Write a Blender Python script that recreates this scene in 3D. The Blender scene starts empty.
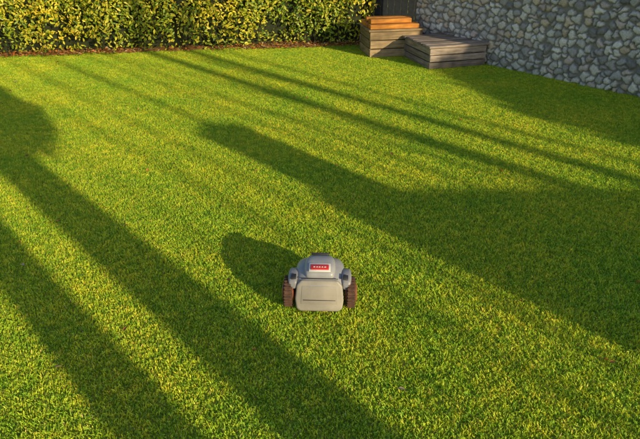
import bpy, bmesh, math, random
import numpy as np
from mathutils import Vector, Matrix, noise
random.seed(7); rng=np.random.default_rng(7)
scene=bpy.context.scene
COL=scene.collection
EL=math.radians(15.5); AZ=math.radians(43.4)
KZ=math.tan(EL)/math.tan(math.radians(13.0))
D=np.array([-math.sin(AZ),math.cos(AZ)]); N=np.array([math.cos(AZ),math.sin(AZ)])
def st(s,t):
    p=s*D+t*N; return float(p[0]),float(p[1])

# ---------------- materials ----------------
def newmat(name):
    m=bpy.data.materials.new(name); m.use_nodes=True
    nt=m.node_tree; b=nt.nodes['Principled BSDF']; return m,nt,b
def noisy(name,c1,c2,scale=20,rough=.6,bump=0.0,metal=0,detail=4,coord='Object',spec=.5,bdist=.01):
    m,nt,b=newmat(name)
    tc=nt.nodes.new('ShaderNodeTexCoord'); n=nt.nodes.new('ShaderNodeTexNoise')
    n.inputs['Scale'].default_value=scale; n.inputs['Detail'].default_value=detail
    nt.links.new(tc.outputs[coord],n.inputs['Vector'])
    r=nt.nodes.new('ShaderNodeValToRGB'); r.color_ramp.elements[0].position=.32; r.color_ramp.elements[1].position=.68
    r.color_ramp.elements[0].color=(*c1,1); r.color_ramp.elements[1].color=(*c2,1)
    nt.links.new(n.outputs['Fac'],r.inputs['Fac']); nt.links.new(r.outputs['Color'],b.inputs['Base Color'])
    b.inputs['Roughness'].default_value=rough; b.inputs['Metallic'].default_value=metal
    b.inputs['Specular IOR Level'].default_value=spec
    if bump:
        bp=nt.nodes.new('ShaderNodeBump'); bp.inputs['Strength'].default_value=bump; bp.inputs['Distance'].default_value=bdist
        nt.links.new(n.outputs['Fac'],bp.inputs['Height']); nt.links.new(bp.outputs['Normal'],b.inputs['Normal'])
    return m
def leafmat(name,attr='tint',transl=.3,rough=.55,patch=None,spec=.3):
    m,nt,b=newmat(name)
    a=nt.nodes.new('ShaderNodeAttribute'); a.attribute_name=attr
    col=a.outputs['Color']
    if patch:
        g=nt.nodes.new('ShaderNodeNewGeometry'); prev=col
        for sc,lo,hi,det in patch:
            n=nt.nodes.new('ShaderNodeTexNoise'); n.inputs['Scale'].default_value=sc; n.inputs['Detail'].default_value=det
            nt.links.new(g.outputs['Position'],n.inputs['Vector'])
            r=nt.nodes.new('ShaderNodeValToRGB'); r.color_ramp.elements[0].position=.35; r.color_ramp.elements[1].position=.65
            r.color_ramp.elements[0].color=(*lo,1); r.color_ramp.elements[1].color=(*hi,1)
            nt.links.new(n.outputs['Fac'],r.inputs['Fac'])
            mx=nt.nodes.new('ShaderNodeMix'); mx.data_type='RGBA'; mx.blend_type='MULTIPLY'; mx.inputs[0].default_value=1
            nt.links.new(prev,mx.inputs[6]); nt.links.new(r.outputs['Color'],mx.inputs[7]); prev=mx.outputs[2]
        col=prev
    nt.links.new(col,b.inputs['Base Color']); b.inputs['Roughness'].default_value=rough
    b.inputs['Specular IOR Level'].default_value=spec
    t=nt.nodes.new('ShaderNodeBsdfTranslucent'); nt.links.new(col,t.inputs['Color'])
    ms=nt.nodes.new('ShaderNodeMixShader'); ms.inputs[0].default_value=transl
    nt.links.new(b.outputs[0],ms.inputs[1]); nt.links.new(t.outputs[0],ms.inputs[2])
    nt.links.new(ms.outputs[0],nt.nodes['Material Output'].inputs['Surface'])
    return m

# ---------------- mesh helpers ----------------
def mesh_np(name,V,F,mat=None,col=None,smooth=False,link=True):
    me=bpy.data.meshes.new(name)
    if isinstance(F,np.ndarray):
        k=F.shape[1]; me.vertices.add(len(V)); me.vertices.foreach_set('co',np.asarray(V,dtype=np.float32).ravel())
        me.loops.add(F.size); me.loops.foreach_set('vertex_index',F.astype(np.int32).ravel())
        me.polygons.add(len(F)); me.polygons.foreach_set('loop_start',np.arange(0,F.size,k,dtype=np.int32))
        me.polygons.foreach_set('loop_total',np.full(len(F),k,dtype=np.int32)); me.update(calc_edges=True)
    else: me.from_pydata([tuple(v) for v in V],[],[tuple(f) for f in F])
    if col is not None:
        ca=me.color_attributes.new('tint','FLOAT_COLOR','POINT')
        c=np.ones((len(V),4),dtype=np.float32); c[:,:3]=col; ca.data.foreach_set('color',c.ravel())
    if mat: me.materials.append(mat)
    if smooth: me.polygons.foreach_set('use_smooth',np.ones(len(me.polygons),dtype=bool))
    me.validate()
    o=bpy.data.objects.new(name,me)
    if link: COL.objects.link(o)
    return o
def parent(o,p): o.parent=p; return o
def empty(name,loc=(0,0,0),rot=0):
    e=bpy.data.objects.new(name,None); e.location=loc; e.rotation_euler=(0,0,rot); e.empty_display_size=.2; COL.objects.link(e); return e
def rbox(name,size,loc,mat,bevel=.01,seg=3,rot=(0,0,0),par=None,taper=1.0,smooth=True,tapery=1.0):
    bm=bmesh.new(); bmesh.ops.create_cube(bm,size=1)
    for v in bm.verts:
        k=taper if v.co.z>0 else 1; ky=tapery if v.co.z>0 else 1
        v.co=Vector((v.co.x*size[0]*k,v.co.y*size[1]*ky,v.co.z*size[2]))
    if bevel: bmesh.ops.bevel(bm,geom=bm.edges[:],offset=bevel,segments=seg,profile=.5,affect='EDGES')
    me=bpy.data.meshes.new(name); bm.to_mesh(me); bm.free(); me.materials.append(mat)
    if smooth: 
        for p in me.polygons: p.use_smooth=True
    o=bpy.data.objects.new(name,me); o.location=loc; o.rotation_euler=rot; COL.objects.link(o)
    if par: o.parent=par
    return o
def tube(path,radii,seg=10):
    V=[];F=[]; n=len(path)
    for i,(p,r) in enumerate(zip(path,radii)):
        p=Vector(p); d=(Vector(path[min(i+1,n-1)])-Vector(path[max(i-1,0)])).normalized()
        a=d.cross(Vector((.3,.9,.1))).normalized(); b=d.cross(a)
        for k in range(seg):
            an=2*math.pi*k/seg; V.append(p+(a*math.cos(an)+b*math.sin(an))*r)
    for i in range(n-1):
        for k in range(seg):
            F.append((i*seg+k,i*seg+(k+1)%seg,(i+1)*seg+(k+1)%seg,(i+1)*seg+k))
    return V,F
def leaves(P,Nrm,size,colfn,aspect=.42,spread=.9,fold=.25):
    n=len(P)
    nn=Nrm+rng.normal(0,spread,(n,3)); nn/=np.linalg.norm(nn,axis=1)[:,None]
    r=rng.normal(0,1,(n,3)); u=np.cross(nn,r); u/=np.linalg.norm(u,axis=1)[:,None]
    v=np.cross(nn,u); L=(size*rng.uniform(.6,1.25,n))[:,None]
    W=L*aspect
    a=P-u*L*.5; b=P+u*L*.55+(-nn)*L*.12
    m1=P-u*L*.12; 
    V=np.stack([a, m1+v*W*.5+nn*W*fold, P+u*L*.25+v*W*.38+nn*W*fold*.7, b, P+u*L*.25-v*W*.38+nn*W*fold*.7, m1-v*W*.5+nn*W*fold],1).reshape(-1,3)
    base=np.arange(n)[:,None]*6
    F=np.concatenate([base+np.array([[0,1,2,3]]),base+np.array([[0,3,4,5]])])
    C=np.repeat(colfn(P,n),6,axis=0)
    return V,F,C

# ---------------- ground + lawn ----------------
soil=noisy('soil',(.22,.28,.04),(.34,.38,.06),scale=9,rough=.95,bump=.6,coord='Object')
far=noisy('far_ground',(.05,.07,.02),(.08,.10,.03),scale=.4,rough=.95)
s=300
ground=mesh_np('ground',[(-s,-s,-.03),(s,-s,-.03),(s,s,-.03),(-s,s,-.03)],[(0,1,2,3)],far)
def gz(x,y): return .008*noise.noise(Vector((x*.6,y*.6,0)))
W0=np.array([4.6,7.76]); WD=np.array([-.648,.763]); WD/=np.linalg.norm(WD)
def wall_x(y): return W0[0]+(y-W0[1])/WD[1]*WD[0]
T=.4
V=[];F=[];idx={}
for j in range(34):
    y=-1.4+j*T
    for i in range(55):
        x=-9.4+i*T
        if x<wall_x(y)+.35 and x<9:
            idx[(i,j)]=len(V); V.append((x,y,gz(x,y)))
for (i,j),a in idx.items():
    q=[idx.get(k) for k in ((i,j),(i+1,j),(i+1,j+1),(i,j+1))]
    if None not in q: F.append(tuple(q))
lawn=mesh_np('lawn',V,F,soil,smooth=True)

grassm=leafmat('grass_blades',transl=.20,rough=.55,spec=.35,
   patch=[(1.1,(.78,.92,.88),(1.14,1.05,1.0),5),(15,(.68,.84,.78),(1.24,1.12,1.1),2)])
gcol=bpy.data.collections.new('grass_tiles')
def tile(i,n=3300,nc=420):
    r=np.random.default_rng(100+i); U=r.uniform
    x=U(-T/2,T/2,n);y=U(-T/2,T/2,n)
    clump=.5+.5*np.sin(x*2*math.pi/T*3+i)*np.cos(y*2*math.pi/T*2+i*2)
    h=U(.011,.031,n)*(.8+.4*clump); w=U(.0018,.0036,n); ph=U(0,6.283,n); lean=U(.1,.9,n)*h; f=U(0,6.283,n)
    dx,dy=np.cos(ph)*lean,np.sin(ph)*lean; wx,wy=np.cos(f)*w,np.sin(f)*w
    z0=np.full(n,-.004)
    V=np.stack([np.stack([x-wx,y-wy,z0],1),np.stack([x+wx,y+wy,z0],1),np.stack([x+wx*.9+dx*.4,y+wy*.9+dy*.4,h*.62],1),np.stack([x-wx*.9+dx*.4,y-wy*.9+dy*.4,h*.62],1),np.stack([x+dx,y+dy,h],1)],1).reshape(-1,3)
    b=np.arange(n)[:,None]*5
    F=np.concatenate([b+np.array([[0,1,2]]),b+np.array([[0,2,3]]),b+np.array([[3,2,4]])])
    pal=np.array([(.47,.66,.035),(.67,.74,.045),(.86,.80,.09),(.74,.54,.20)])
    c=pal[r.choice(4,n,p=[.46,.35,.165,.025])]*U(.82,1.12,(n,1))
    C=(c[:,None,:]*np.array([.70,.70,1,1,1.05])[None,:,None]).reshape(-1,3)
    x=U(-T/2,T/2,nc);y=U(-T/2,T/2,nc);h=U(.010,.026,nc);a0=U(0,6.283,nc);tx=U(-.9,.9,nc);ty=U(-.9,.9,nc)
    Vs=[V];Fs=[F];Cs=[C];off=len(V)
    for l in range(3):
        L=U(.004,.008,nc); an=a0+l*2.094; P=[]
        for (px,py) in ((0,0),(.7,-.5),(1.15,0),(.7,.5)):
            X=(px*np.cos(an)-py*np.sin(an))*L; Y=(px*np.sin(an)+py*np.cos(an))*L; P.append(np.stack([x+X,y+Y,h+tx*X+ty*Y],1))
        Vs.append(np.stack(P,1).reshape(-1,3)); b=np.arange(nc)[:,None]*4+off; off+=nc*4
        Fs+= [b+np.array([[0,1,2]]),b+np.array([[0,2,3]])]
        Cs.append(np.repeat(np.array([[.50,.68,.05]])*U(.8,1.15,(nc,1)),4,axis=0))
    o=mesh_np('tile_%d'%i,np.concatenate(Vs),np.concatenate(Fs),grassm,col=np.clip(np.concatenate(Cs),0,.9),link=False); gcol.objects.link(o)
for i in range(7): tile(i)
ng=bpy.data.node_groups.new('grass_scatter','GeometryNodeTree')
ng.interface.new_socket('Geometry',in_out='INPUT',socket_type='NodeSocketGeometry')
ng.interface.new_socket('Geometry',in_out='OUTPUT',socket_type='NodeSocketGeometry')
nd=ng.nodes; lk=ng.links
gi=nd.new('NodeGroupInput'); go=nd.new('NodeGroupOutput')
m2p=nd.new('GeometryNodeMeshToPoints')
ci=nd.new('GeometryNodeCollectionInfo'); ci.inputs['Collection'].default_value=gcol; ci.inputs['Separate Children'].default_value=True; ci.inputs['Reset Children'].default_value=True
iop=nd.new('GeometryNodeInstanceOnPoints'); iop.inputs['Pick Instance'].default_value=True
ri=nd.new('FunctionNodeRandomValue'); ri.data_type='INT'; ri.inputs[4].default_value=0; ri.inputs[5].default_value=3; ri.inputs['Seed'].default_value=5
rix=nd.new('FunctionNodeRandomValue'); rix.data_type='INT'; rix.inputs[4].default_value=0; rix.inputs[5].default_value=6; rix.inputs['Seed'].default_value=9
mul=nd.new('ShaderNodeMath'); mul.operation='MULTIPLY'; mul.inputs[1].default_value=math.pi/2
cx=nd.new('ShaderNodeCombineXYZ')
jn=nd.new('GeometryNodeJoinGeometry')
lk.new(ri.outputs[2],mul.inputs[0]); lk.new(mul.outputs[0],cx.inputs[2]); lk.new(cx.outputs[0],iop.inputs['Rotation'])
lk.new(rix.outputs[2],iop.inputs['Instance Index'])
lk.new(gi.outputs[0],m2p.inputs['Mesh']); lk.new(m2p.outputs[0],iop.inputs['Points'])
lk.new(ci.outputs[0],iop.inputs['Instance'])
lk.new(gi.outputs[0],jn.inputs[0]); lk.new(iop.outputs[0],jn.inputs[0]); lk.new(jn.outputs[0],go.inputs[0])
md=lawn.modifiers.new('grass','NODES'); md.node_group=ng

# ---------------- hedge ----------------
hedgem=leafmat('hedge_leaves',transl=.25,rough=.38,spec=.5,patch=[(1.3,(.55,.70,.7),(1.3,1.15,1.0),4)])
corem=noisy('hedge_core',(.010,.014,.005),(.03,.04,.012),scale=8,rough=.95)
def hedge(name,p0,p1,height,thick,nl,lsize=.072,end_round=.5):
    p0=np.array(p0);p1=np.array(p1); L=np.linalg.norm(p1-p0); ax=(p1-p0)/L; fr=np.array([ax[1],-ax[0]])
    e=empty(name)
    def surf(u,a):
        x=u*L
        bul=1+.42*noise.noise(Vector((x*1.1,a*1.5,1.7)))+.34*noise.noise(Vector((x*2.9,a*3.4,5)))
        endf=min(1,math.sqrt(max(0.0,1-max(0,1-(L-x)/end_round)**2))) if L-x<end_round else 1
        c,s_=math.cos(a),math.sin(a)
        ce=math.copysign(abs(c)**.45,c); se=abs(s_)**.45
        off=ce*thick*.5*bul*max(endf,.15); z=se*height*(1+.07*noise.noise(Vector((x*.8,9,a))))*(.75+.25*endf)
        if z<.35: off*=.78+.22*z/.35
        q=p0+ax*x+fr*off
        return Vector((q[0],q[1],z))
    nu,na=int(L/.12),26
    V=[surf(i/nu,math.pi*j/na) for i in range(nu+1) for j in range(na+1)]
    F=[(i*(na+1)+j,i*(na+1)+j+1,(i+1)*(na+1)+j+1,(i+1)*(na+1)+j) for i in range(nu) for j in range(na)]
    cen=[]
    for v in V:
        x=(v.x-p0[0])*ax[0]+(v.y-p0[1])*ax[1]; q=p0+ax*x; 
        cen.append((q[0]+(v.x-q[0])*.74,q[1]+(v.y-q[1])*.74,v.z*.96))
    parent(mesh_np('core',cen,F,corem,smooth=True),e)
    P=[];NN=[]
    for k in range(nl):
        u=random.random(); a=random.random()**1.35*math.pi*.86
        p=surf(u,a); pa=surf(u,a+.02); pu=surf(min(u+.002,1),a)
        n=(pa-p).cross(pu-p)
        if n.length<1e-9: n=Vector((0,-1,0))
        n.normalize()
        dq=Vector((fr[0]*math.cos(a),fr[1]*math.cos(a),math.sin(a)))
        if n.dot(dq)<0: n=-n
        g=noise.noise(Vector((p.x*2.2,p.z*2.6,p.y*2.2)))+.5*noise.noise(Vector((p.x*6,p.z*6,p.y*6)))
        if g<-.24 and random.random()<.72: continue
        p=p+n*(random.gauss(-.02,.06)+ .12*noise.noise(p*3.5))
        P.append(p);NN.append(n)
    P=np.array(P);NN=np.array(NN)+np.array([0,0,.25])
    pal=np.array([(.34,.43,.03),(.55,.55,.035),(.74,.66,.05),(.14,.24,.022),(.78,.62,.08)])
    def cf(P,n):
        i=rng.choice(5,n,p=[.28,.28,.24,.13,.07]); return pal[i]*rng.uniform(.75,1.15,(n,1))
    V,F,C=leaves(P,NN,lsize,cf,aspect=.48,spread=.6)
    parent(mesh_np('foliage',V,F,hedgem,col=C),e)
    TV=[];TF=[]
    for k in range(int(L*7)):
        x=random.uniform(.05,L-.1); q=p0+ax*x+fr*random.uniform(-.1,thick*.32)
        pts=[(q[0],q[1],-.02),(q[0]+random.uniform(-.06,.06),q[1]+random.uniform(-.06,.06),.25),(q[0]+random.uniform(-.15,.15),q[1]-random.uniform(0,.1),.6)]
        v,f=tube(pts,[.014,.011,.006],5); b=len(TV); TV+=v; TF+=[tuple(i+b for i in ff) for ff in f]
    parent(mesh_np('stems',TV,TF,noisy('twig',(.12,.08,.05),(.22,.15,.09),scale=30)),e)
    return e
hedge('laurel_hedge',(-9.2,10.35),(1.05,11.93),2.3,1.15,80000)
hedge('background_hedge',(-2.5,15.2),(8.5,14.2),3.2,1.4,14000,lsize=.13)

bedm=noisy('bed_soil',(.14,.06,.02),(.36,.17,.045),scale=14,rough=.95,bump=.8)
V=[];F=[]
p0=np.array([-9.2,10.35]);p1=np.array([1.5,12.0]);ax=(p1-p0)/np.linalg.norm(p1-p0);fr=np.array([ax[1],-ax[0]]);nb=180
for i in range(nb+1):
    q=p0+(p1-p0)*i/nb; e0=.60+.22*noise.noise(Vector((q[0]*1.3,2,0)))+.10*noise.noise(Vector((q[0]*5,2,0)))
    for off,z in ((e0,.0),(e0-.08,.035),(.2,.06),(-.5,.06)):
        V.append((q[0]+fr[0]*off,q[1]+fr[1]*off,z+.015*noise.noise(Vector((q[0]*5,off*5,0)))))
for i in range(nb):
    for j in range(3):
        a=i*4+j; F.append((a,a+1,a+5,a+4))
mesh_np('soil_bed',V,F,bedm,smooth=True)
deadm=leafmat('dead_leaf',transl=.15,rough=.7)
def dead(P,size,name):
    n=len(P); pal=np.array([(.42,.18,.05),(.5,.27,.09),(.28,.12,.045),(.55,.42,.26),(.5,.16,.04)])
    V,F,C=leaves(P,np.tile(np.array([0,0,1.]),(n,1)),size,lambda P,n:pal[rng.integers(0,5,n)]*rng.uniform(.8,1.2,(n,1)),aspect=.6,spread=.3)
    return mesh_np(name,V,F,deadm,col=C)
P=[]
for k in range(2800):
    u=random.random(); q=p0+(p1-p0)*u+fr*random.uniform(.1,.85)
    if abs(q[0]+.9)>1.1 and noise.noise(Vector((q[0]*.8,4,0)))<-.02 and random.random()<.8: continue
    P.append((q[0],q[1],.06+random.uniform(0,.03)))
dead(np.array(P),.055,'leaf_litter')
P=[(-1.62,4.0,.03),(-1.22,2.68,.035),(-1.5,2.35,.035),(-.35,2.12,.035),(1.9,8.6,.03),(-2.2,3.4,.035)]
for k in range(80):
    x=random.uniform(-5,3.5); y=random.uniform(1.6,10); P.append((x,y,.026+random.uniform(0,.01)))
dead(np.array(P),.040,'fallen_leaves')

# ---------------- stone wall (rubble) ----------------
def stone_wall(name,start,dirv,length,height,cell=.128,thick=.35,seed=3):
    r=np.random.default_rng(seed); step=.0135
    nu=int(length/step);nv=int(height/step)
    U,Vv=np.meshgrid(np.arange(nu)*step,np.arange(nv)*step,indexing='ij')
    Uw=U+.014*np.sin(Vv*29+np.sin(U*13)*2)+.009*np.sin(U*47+Vv*37)+.004*np.sin(Vv*97+U*61)
    Vw=(Vv+.013*np.sin(U*27+np.sin(Vv*17)*2)+.008*np.sin(U*53-Vv*41)+.004*np.sin(U*101))*1.15
    gx=int(length/cell)+4; gy=int(height*1.15/cell)+5
    jx=r.uniform(.12,.88,(gx,gy)); jy=r.uniform(.12,.88,(gx,gy)); rad=r.uniform(-.026,.022,(gx,gy))
    ci_=np.floor(Uw/cell).astype(int)+1; cj=np.floor(Vw/cell).astype(int)+1
    F1=np.full(U.shape,9.);F2=np.full(U.shape,9.);ID=np.zeros(U.shape,int)
    for di in (-2,-1,0,1,2):
        for dj in (-2,-1,0,1,2):
            a=np.clip(ci_+di,0,gx-1);b=np.clip(cj+dj,0,gy-1)
            px=(a-1+jx[a,b])*cell;py=(b-1+jy[a,b])*cell
            d=np.hypot(Uw-px,Vw-py)-rad[a,b]
            new=d<F1
            F2=np.where(new,F1,np.minimum(F2,d)); ID=np.where(new,a*gy+b,ID); F1=np.where(new,d,F1)
    edge=F2-F1
    rr=F1+rad.reshape(-1)[ID]
    rd=np.clip((cell*.74-rr)/.03,0,1)
    m=np.clip((edge-.006)/.020,0,1)*rd; m=m*m*(3-2*m)
    hs=r.uniform(.014,.034,gx*gy); 
    dome=np.sqrt(np.clip(1-rr/(cell*.9),0,1))*.034
    out=m*(hs[ID]+dome)+r.normal(0,.0012,U.shape)
    pal=np.array([(.54,.52,.51),(.68,.65,.61),(.40,.385,.385),(.76,.71,.65),(.60,.51,.47),(.68,.56,.43),(.84,.80,.75),(.25,.245,.25)])
    pc=pal[r.choice(8,gx*gy,p=[.2,.2,.14,.14,.1,.08,.08,.06])]*r.uniform(.82,1.12,(gx*gy,1))
    C=pc[ID]*(1+r.normal(0,.06,U.shape))[...,None]
    mort=np.array([.30,.28,.26])
    C=C*m[...,None]+mort*(1-m[...,None])
    low=np.clip(1-Vv/.30,0,1)[...,None]*.4; C=C*(1-low)+C*np.array([.6,.68,.45])*low
    nl=np.array([-dirv[1],dirv[0]]); 
    if nl[0]>0: nl=-nl
    X=start[0]+dirv[0]*U+nl[0]*out; Y=start[1]+dirv[1]*U+nl[1]*out; Z=Vv-.04
    V=np.stack([X,Y,Z],-1).reshape(-1,3)
    idx=np.arange(nu*nv).reshape(nu,nv)
    F=np.stack([idx[:-1,:-1],idx[:-1,1:],idx[1:,1:],idx[1:,:-1]],-1).reshape(-1,4)
    e=empty(name)
    m_,nt,b=newmat('rubble_stone'); a=nt.nodes.new('ShaderNodeAttribute'); a.attribute_name='tint'
    tc=nt.nodes.new('ShaderNodeTexCoord'); n=nt.nodes.new('ShaderNodeTexNoise'); n.inputs['Scale'].default_value=60; n.inputs['Detail'].default_value=5
    nt.links.new(tc.outputs['Object'],n.inputs['Vector'])
    mr=nt.nodes.new('ShaderNodeMapRange'); mr.inputs[3].default_value=.6; mr.inputs[4].default_value=1.4; nt.links.new(n.outputs['Fac'],mr.inputs[0])
    mx=nt.nodes.new('ShaderNodeVectorMath'); mx.operation='SCALE'; nt.links.new(a.outputs['Color'],mx.inputs[0]); nt.links.new(mr.outputs[0],mx.inputs['Scale'])
    nt.links.new(mx.outputs[0],b.inputs['Base Color']); b.inputs['Roughness'].default_value=.8
    parent(mesh_np('face',V,F,m_,col=C.reshape(-1,3),smooth=True),e)
    body=noisy('wall_core',(.14,.14,.145),(.25,.25,.25),scale=8,rough=.9,bump=.5)
    n2=-nl
    q=[np.array(start)+n2*.02,np.array(start)+np.array(dirv)*length+n2*.02]
    q+= [q[1]+n2*thick,q[0]+n2*thick]
    V=[(p[0],p[1],z) for z in (-.1,height-.05) for p in q]
    parent(mesh_np('core',V,[(0,1,5,4),(1,2,6,5),(2,3,7,6),(3,0,4,7),(4,5,6,7)],body),e)
    q=[np.array(start)-n2*.07,np.array(start)+np.array(dirv)*length-n2*.07]; q+=[q[1]+n2*(thick+.13),q[0]+n2*(thick+.13)]
    V=[(p[0],p[1],z) for z in (height-.047,height+.05) for p in q]
    parent(mesh_np('coping',V,[(0,1,5,4),(1,2,6,5),(2,3,7,6),(3,0,4,7),(4,5,6,7),(3,2,1,0)],body),e)
    return e
ws=W0-WD*5.2
stone_wall('stone_wall',tuple(ws),tuple(WD),5.2+4.25,2.3)

gm=noisy('gate_paint',(.018,.022,.03),(.03,.036,.046),scale=12,rough=.5)
g=empty('garden_gate',(1.2,12.15,0),math.radians(-14))
for i in range(9): rbox('board_%d'%i,(.135,.03,1.75),(i*.14,0,.95),gm,.004,1,par=g,smooth=False)
for z in (.35,1.55): rbox('rail',(1.26,.04,.09),(.56,-.036,z),gm,.004,1,par=g,smooth=False)
for x in (-.14,1.28): rbox('post',(.11,.11,2.1),(x,0,1.0),gm,.006,1,par=g,smooth=False)

# ---------------- wooden planters ----------------
def wood(name,c1,c2):
    m,nt,b=newmat(name); tc=nt.nodes.new('ShaderNodeTexCoord'); mp=nt.nodes.new('ShaderNodeMapping'); mp.inputs['Scale'].default_value=(2.5,30,30)
    n=nt.nodes.new('ShaderNodeTexNoise'); n.inputs['Scale'].default_value=1.6; n.inputs['Detail'].default_value=6
    oi=nt.nodes.new('ShaderNodeObjectInfo')
    ad=nt.nodes.new('ShaderNodeVectorMath'); ad.operation='ADD'
    nt.links.new(tc.outputs['Object'],mp.inputs['Vector']); nt.links.new(mp.outputs[0],ad.inputs[0]); nt.links.new(oi.outputs['Random'],ad.inputs[1]); nt.links.new(ad.outputs[0],n.inputs['Vector'])
    r=nt.nodes.new('ShaderNodeValToRGB'); r.color_ramp.elements[0].position=.3; r.color_ramp.elements[1].position=.7
    r.color_ramp.elements[0].color=(*c1,1); r.color_ramp.elements[1].color=(*c2,1); nt.links.new(n.outputs['Fac'],r.inputs['Fac'])
    mr=nt.nodes.new('ShaderNodeMapRange'); mr.inputs[3].default_value=.62; mr.inputs[4].default_value=1.2; nt.links.new(oi.outputs['Random'],mr.inputs[0])
    n2=nt.nodes.new('ShaderNodeTexNoise'); n2.inputs['Scale'].default_value=5; nt.links.new(tc.outputs['Object'],n2.inputs['Vector'])
    ml=nt.nodes.new('ShaderNodeMath'); ml.operation='MULTIPLY_ADD'; nt.links.new(n2.outputs['Fac'],ml.inputs[0]); ml.inputs[1].default_value=1.1; ml.inputs[2].default_value=.42
    m2=nt.nodes.new('ShaderNodeMath'); m2.operation='MULTIPLY'; nt.links.new(ml.outputs[0],m2.inputs[0]); nt.links.new(mr.outputs[0],m2.inputs[1])
    sc=nt.nodes.new('ShaderNodeVectorMath'); sc.operation='SCALE'; nt.links.new(r.outputs[0],sc.inputs[0]); nt.links.new(m2.outputs[0],sc.inputs['Scale'])
    nt.links.new(sc.outputs[0],b.inputs['Base Color']); b.inputs['Roughness'].default_value=.85
    bp=nt.nodes.new('ShaderNodeBump'); bp.inputs['Strength'].default_value=.6; bp.inputs['Distance'].default_value=.005; nt.links.new(n.outputs['Fac'],bp.inputs['Height']); nt.links.new(bp.outputs[0],b.inputs['Normal'])
    return m
wgrey=wood('weathered_wood',(.20,.155,.13),(.46,.38,.33)); worange=wood('fresh_wood',(.48,.17,.025),(.78,.34,.06)); wpale=wood('pale_wood',(.22,.155,.09),(.46,.33,.19))
def planter(name,loc,rot,w,d,courses,ch,mat,lidmat):
    e=empty(name,loc,rot)
    for c in range(courses):
        z=ch*(c+.5)+.01; j=random.uniform(-.014,.014)
        rbox('front_board_%d'%c,(w,.045,ch-.014),(w/2+j,.0225,z),mat,.008,2,rot=(0,random.uniform(-.006,.006),0),par=e)
        rbox('back_board_%d'%c,(w,.045,ch-.014),(w/2-j,d-.0225,z),mat,.008,2,par=e)
        rbox('side_board_%d'%c,(d-.094,.045,ch-.014),(.0225,d/2,z),mat,.008,2,rot=(0,0,math.pi/2),par=e)
        rbox('side_board_b%d'%c,(d-.094,.045,ch-.014),(w-.0225,d/2,z),mat,.008,2,rot=(0,0,math.pi/2),par=e)
    H=ch*courses
    nn=int((d+.06)/.14); bw=(d+.06)/nn
    for i in range(nn):
        rbox('lid_board_%d'%i,(w+.07+random.uniform(-.03,.03),bw-.012,.034),(w/2+random.uniform(-.01,.01),-.03+bw*(i+.5),H+.026+random.uniform(0,.006)),lidmat,.007,2,rot=(0,random.uniform(-.006,.006),random.uniform(-.012,.012)),par=e)
    return e
planter('raised_bed_box',(1.84,9.33,.0),math.radians(17),1.06,1.05,3,.115,wgrey,wgrey)
b2=planter('planter_crate',(.90,10.22,0),math.radians(10),.98,.75,3,.15,wpale,wpale)
for i,(x,y,z,l,r) in enumerate([(.46,.10,.525,.92,.03),(.46,.28,.525,.94,-.03),(.44,.47,.525,.9,.02),(.47,.64,.525,.92,0),(.42,.22,.603,.78,.05),(.44,.43,.603,.84,-.05)]):
    rbox('timber_%d'%i,(l,.15,.075),(x,y,z+.012),worange,.01,2,rot=(0,0,r),par=b2)

# ---------------- robotic mower ----------------
mw=empty('robotic_lawn_mower',(-.005,2.86,.006),math.radians(-2)); mw.scale=(1,.88,1.12)
silver=noisy('silver_shell',(.29,.295,.325),(.36,.365,.395),scale=9,rough=.36)
beige=noisy('panel_plastic',(.29,.27,.245),(.38,.35,.315),scale=9,rough=.5)
dark=noisy('dark_plastic',(.025,.025,.028),(.045,.045,.05),scale=15,rough=.5)
rubber=noisy('tyre_rubber',(.04,.024,.018),(.13,.06,.038),scale=25,rough=.85,bump=.3)
red=noisy('red_label',(.50,.03,.035),(.6,.04,.04),scale=10,rough=.4)
white=noisy('white_trim',(.62,.62,.63),(.7,.7,.71),scale=10,rough=.35)
hubm=noisy('hub_plastic',(.20,.06,.03),(.30,.09,.04),scale=20,rough=.5)
glass=noisy('dark_display',(.012,.014,.018),(.02,.02,.025),scale=10,rough=.12)
def loft(name,stations,mat,n=28,ex=3.2,par=None):
    V=[];F=[]
    for (y,w,zb,zt) in stations:
        cz=(zb+zt)/2;hz=(zt-zb)/2
        for k in range(n):
            a=2*math.pi*k/n; c,s_=math.cos(a),math.sin(a)
            V.append((w*math.copysign(abs(c)**(2/ex),c),y,cz+hz*math.copysign(abs(s_)**(2/ex),s_)))
    m=len(stations)
    for i in range(m-1):
        for k in range(n): F.append((i*n+k,(i+1)*n+k,(i+1)*n+(k+1)%n,i*n+(k+1)%n))
    F.append(tuple(range(n))); F.append(tuple(reversed(range((m-1)*n,m*n))))
    o=mesh_np(name,V,F,mat,smooth=True); sb=o.modifiers.new('s','SUBSURF'); sb.levels=1; sb.render_levels=2
    if par: o.parent=par
    return o
loft('chassis',[(.03,.14,.045,.12),(.05,.165,.04,.14),(.25,.17,.04,.14),(.43,.15,.045,.13),(.46,.12,.05,.11)],dark,par=mw)
loft('body_shell',[(.025,.128,.085,.165),(.035,.145,.075,.195),(.07,.160,.075,.224),(.14,.168,.078,.238),(.24,.168,.08,.245),(.33,.157,.085,.230),(.41,.138,.09,.19),(.455,.11,.095,.15),(.465,.09,.10,.14)],silver,par=mw)
loft('top_hood',[(.065,.075,.19,.232),(.075,.090,.18,.25),(.12,.102,.18,.272),(.20,.104,.18,.282),(.29,.090,.18,.268),(.36,.065,.17,.228),(.375,.05,.17,.21)],silver,ex=4.0,par=mw)
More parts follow.
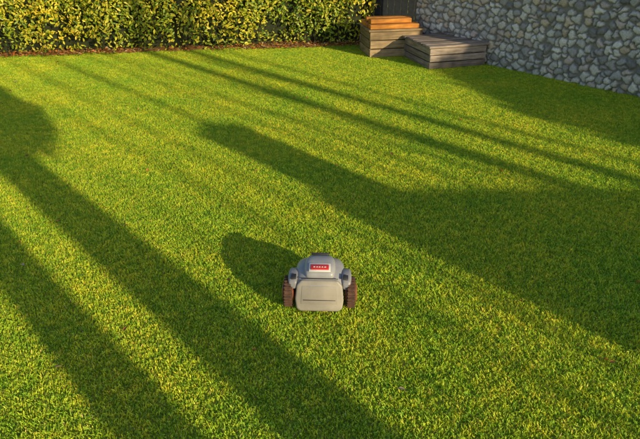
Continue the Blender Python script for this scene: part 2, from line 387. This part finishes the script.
def panel(name,pts,thick,mat,bev,par,rotx,loc):
    bm=bmesh.new(); vs=[bm.verts.new((x,0,z)) for x,z in pts]; f=bm.faces.new(vs)
    r=bmesh.ops.extrude_face_region(bm,geom=[f]); 
    for v in [g_ for g_ in r['geom'] if isinstance(g_,bmesh.types.BMVert)]: v.co.y+=thick
    bmesh.ops.recalc_face_normals(bm,faces=bm.faces[:])
    bmesh.ops.bevel(bm,geom=[e for e in bm.edges],offset=bev,segments=3,profile=.5,affect='EDGES')
    me=bpy.data.meshes.new(name); bm.to_mesh(me); bm.free(); me.materials.append(mat)
    for p in me.polygons: p.use_smooth=True
    o=bpy.data.objects.new(name,me); COL.objects.link(o); o.parent=par; o.rotation_euler=(rotx,0,0); o.location=loc; return o
panel('bumper_panel',[(-.15,0),(-.125,-.018),(.125,-.018),(.15,0),(.159,.06),(.148,.148),(.118,.178),(-.118,.178),(-.148,.148),(-.159,.06)],.05,beige,.014,mw,math.radians(-18),(0,-.012,.045))
panel('panel_inset',[(-.120,.030),(.120,.030),(.112,.142),(-.112,.142)],.004,noisy('panel_b',(.28,.255,.23),(.37,.335,.30),scale=9,rough=.5),.0015,mw,math.radians(-18),(0,-.0145,.045))
rbox('panel_groove',(.21,.003,.004),(0,.0,.098),dark,.001,1,rot=(math.radians(-18),0,0),par=mw)
rbox('skirt_lip',(.25,.02,.016),(0,-.002,.04),dark,.006,2,par=mw)
rx=math.radians(20)
rbox('label_frame',(.140,.078,.008),(0,.114,.266),white,.003,2,rot=(rx*.55,0,0),par=mw)
rbox('red_label',(.118,.048,.006),(0,.110,.271),red,.002,2,rot=(rx*.55,0,0),par=mw)
for i,(lx,lw) in enumerate([(-.036,.012),(-.018,.010),(-.002,.012),(.016,.010),(.034,.014)]):
    rbox('label_letter_%d'%i,(lw,.008,.003),(lx,.108,.274),white,.0008,1,rot=(rx*.55,0,0),par=mw)
rbox('carry_handle',(.12,.02,.012),(0,.30,.266),dark,.005,2,par=mw)
rbox('top_seam',(.24,.005,.005),(0,.056,.219),dark,.001,1,par=mw)
fg=noisy('fender_grey',(.24,.245,.275),(.30,.305,.335),scale=8,rough=.4)
for sx in (-1,1):
    loft('fender',[(.035,.018,.15,.18),(.045,.028,.155,.205),(.09,.034,.16,.222),(.15,.034,.16,.226),(.22,.030,.155,.210),(.25,.02,.15,.18)],fg,n=20,par=mw).location=(sx*.174,0.005,0)
    rbox('fender_vent',(.034,.045,.010),(sx*.168,.075,.221),dark,.004,2,rot=(.2,sx*.12,0),par=mw)
    def wheel(nm,x,y,r,w,lugs):
        we=bpy.data.objects.new(nm,None); COL.objects.link(we); we.parent=mw; we.location=(x,y,r); we.rotation_euler=(0,math.pi/2,0)
        we.scale=(1/1.12,1/.88,1)
        bm=bmesh.new(); bmesh.ops.create_cone(bm,cap_ends=True,segments=40,radius1=r*.93,radius2=r*.93,depth=w)
        bmesh.ops.bevel(bm,geom=[e for e in bm.edges if len(e.link_faces)==2 and any(len(f.verts)>4 for f in e.link_faces)],offset=.009,segments=3,affect='EDGES')
        me=bpy.data.meshes.new('tyre'); bm.to_mesh(me); bm.free(); me.materials.append(rubber); o=bpy.data.objects.new('tyre',me); COL.objects.link(o); o.parent=we
        for k in range(lugs):
            a=2*math.pi*k/lugs; q=rbox('lug',(.011,.011,w*.90),(r*.935*math.cos(a),r*.935*math.sin(a),0),rubber,.003,1,rot=(0,0,a),par=we,smooth=False)
        for zz in (-1,1):
            bm=bmesh.new(); bmesh.ops.create_cone(bm,cap_ends=True,segments=28,radius1=r*.62,radius2=r*.5,depth=.012)
            if zz<0:
                for v in bm.verts: v.co.z*=-1
                bmesh.ops.reverse_faces(bm,faces=bm.faces[:])
            me=bpy.data.meshes.new('hub'); bm.to_mesh(me); bm.free(); me.materials.append(hubm); o=bpy.data.objects.new('hub',me); COL.objects.link(o); o.parent=we; o.location=(0,0,zz*(w/2+.004))
        return we
    wheel('drive_wheel',sx*.205,.100,.104,.058,26)
    wheel('small_wheel',sx*.12,.42,.05,.035,14)

# ---------------- unseen shadow casters behind the camera ----------------
plaster=noisy('plaster',(.40,.37,.32),(.50,.47,.41),scale=3,rough=.9,bump=.2)
tan=math.tan(EL)
Yw=-2.5; hw=(4.79-Yw)/math.cos(AZ)*tan
x0=(3.10-Yw*N[1])/N[0]+.15
gw=empty('shadow_caster_wall')  # unseen wall, added and sized to throw the broad shadow on the lawn
rbox('wall',(7.6,.22,hw),(x0+3.8,Yw-.11,hw/2),plaster,.01,1,par=gw,smooth=False)
sp=(x0+.2)*D[0]+Yw*D[1]
hp=(5.35-sp)*tan
rbox('caster_pier',(.44,.38,hp),(x0+.22,Yw-.02+.19,hp/2),plaster,.01,1,par=gw,smooth=False)  # unseen block added to shape the narrow tip of that shadow
rbox('caster_pier_cap',(.50,.44,.05),(x0+.22,Yw+.17,hp+.0),plaster,.012,2,par=gw,smooth=False)

bark=noisy('bark',(.08,.06,.045),(.18,.14,.10),scale=22,rough=.95,bump=.8)
treeleaf=leafmat('tree_leaves',transl=.3,rough=.45)
def tcf(P,n):
    pal=np.array([(.06,.10,.02),(.09,.14,.025),(.12,.16,.03)]); return pal[rng.integers(0,3,n)]*rng.uniform(.8,1.2,(n,1))
def tree(name,s_,t_,h,r,blobs,nl,lsize=.12,lean=0,limbs=7,limb_from=.5,bend=.0,tap=.45):
    x,y=st(s_,t_); e=empty(name,(x,y,0)); h*=KZ
    blobs=[(a,b*KZ,c) for a,b,c in blobs]
    path=[];rad=[]
    for i in range(9):
        f=i/8; path.append((N[0]*(lean*f*h+bend*math.sin(f*5)),N[1]*(lean*f*h+bend*math.sin(f*5)),h*f-.05)); rad.append(r*(1.15 if i==0 else 1-tap*f))
    V,F=tube(path,rad,14)
    for k in range(limbs):
        f=limb_from+(1-limb_from)*random.random()*.9; b0=Vector(path[int(f*8)]); an=random.uniform(0,6.28)
        if blobs:
            bb=random.choice(blobs); tgt=Vector((N[0]*bb[0],N[1]*bb[0],bb[1]))+Vector((random.uniform(-.5,.5),random.uniform(-.5,.5),random.uniform(-.3,.3)))*bb[2]
        else: tgt=b0+Vector((math.cos(an)*h*.10,math.sin(an)*h*.10,h*.2))
        mid=(b0+tgt)/2+Vector((0,0,.15)); rr=r*.35*(1.2-f)
        v,ff=tube([b0,mid,tgt],[rr,rr*.6,rr*.2],7); b=len(V); V+=v; F+=[tuple(i+b for i in q) for q in ff]
    parent(mesh_np('trunk',V,F,bark,smooth=True),e)
    if blobs and nl:
        P=[];NN=[]
        tot=sum(b[2]**2 for b in blobs)
        for (bt,bz,br) in blobs:
            m=int(nl*br**2/tot)
            v=rng.normal(0,1,(m,3)); v/=np.linalg.norm(v,axis=1)[:,None]; rr=br*rng.uniform(.35,1,(m,1))**.5*(1+.2*np.sin(v[:,:1]*7+bt*3)*np.cos(v[:,2:3]*6))
            P.append(v*rr+np.array([N[0]*bt,N[1]*bt,bz])); NN.append(v)
        P=np.concatenate(P);NN=np.concatenate(NN)
        V,F,C=leaves(P,NN,lsize,tcf,aspect=.6,spread=.8); parent(mesh_np('crown',V,F,treeleaf,col=C),e)
    return e
tree('garden_tree',-6,.68,4.0,.20,[(0,4.6,.8),(.4,4.3,.7),(-.5,4.3,.7)],10000,tap=.25,bend=.03)
tree('garden_tree',-6.6,1.35,4.2,.255,[(.32,3.42,.50),(.15,3.95,.65),(-.3,3.75,.6),(0,4.6,.6)],15000,tap=.25,bend=.03)
for (t_,r_,h_,le) in [(1.95,.018,5.5,0),(2.45,.03,6.5,0),(2.85,.035,7,.005),(3.55,.06,8,-.01),(4.0,.03,8,.0),(4.35,.045,7,0),(5.05,.15,9,-.015),(5.58,.13,9,0),(6.05,.05,8,0)]:
    tree('slim_tree',-14-random.random(),t_,h_,r_,[],0,limbs=7,limb_from=.4,lean=le,bend=.06)
tree('broadleaf_tree',-13,8.7,4,.28,[(0,2.9,1.9),(-1.6,2.0,1.2),(-1.15,3.2,.95),(-2.1,1.2,.8),(.6,3.9,1.1)],24000,lsize=.2)

# ---------------- light ----------------
w=bpy.data.worlds.new('World'); scene.world=w; w.use_nodes=True
nt=w.node_tree; bg=nt.nodes['Background']; sky=nt.nodes.new('ShaderNodeTexSky'); sky.sky_type='NISHITA'; sky.sun_disc=False
sky.sun_elevation=EL; sky.sun_rotation=math.atan2(-D[0],-D[1]); nt.links.new(sky.outputs[0],bg.inputs[0]); bg.inputs[1].default_value=.14
sl=bpy.data.lights.new('sun','SUN'); sl.energy=5; sl.angle=math.radians(.5); sl.color=(1,.82,.48)
so=bpy.data.objects.new('sun',sl); COL.objects.link(so)
L=Vector((D[0]*math.cos(EL),D[1]*math.cos(EL),-math.sin(EL))); so.rotation_euler=L.to_track_quat('-Z','Y').to_euler(); so.location=(8,-8,8)
cam=bpy.data.cameras.new('camera'); cam.lens=30.94; cam.sensor_width=36; cam.clip_end=1000
co=bpy.data.objects.new('camera',cam); COL.objects.link(co); co.location=(0,0,2.3); co.rotation_euler=(math.radians(61),0,0); scene.camera=co
scene.view_settings.view_transform='Standard'; scene.view_settings.look='None'; scene.view_settings.exposure=0
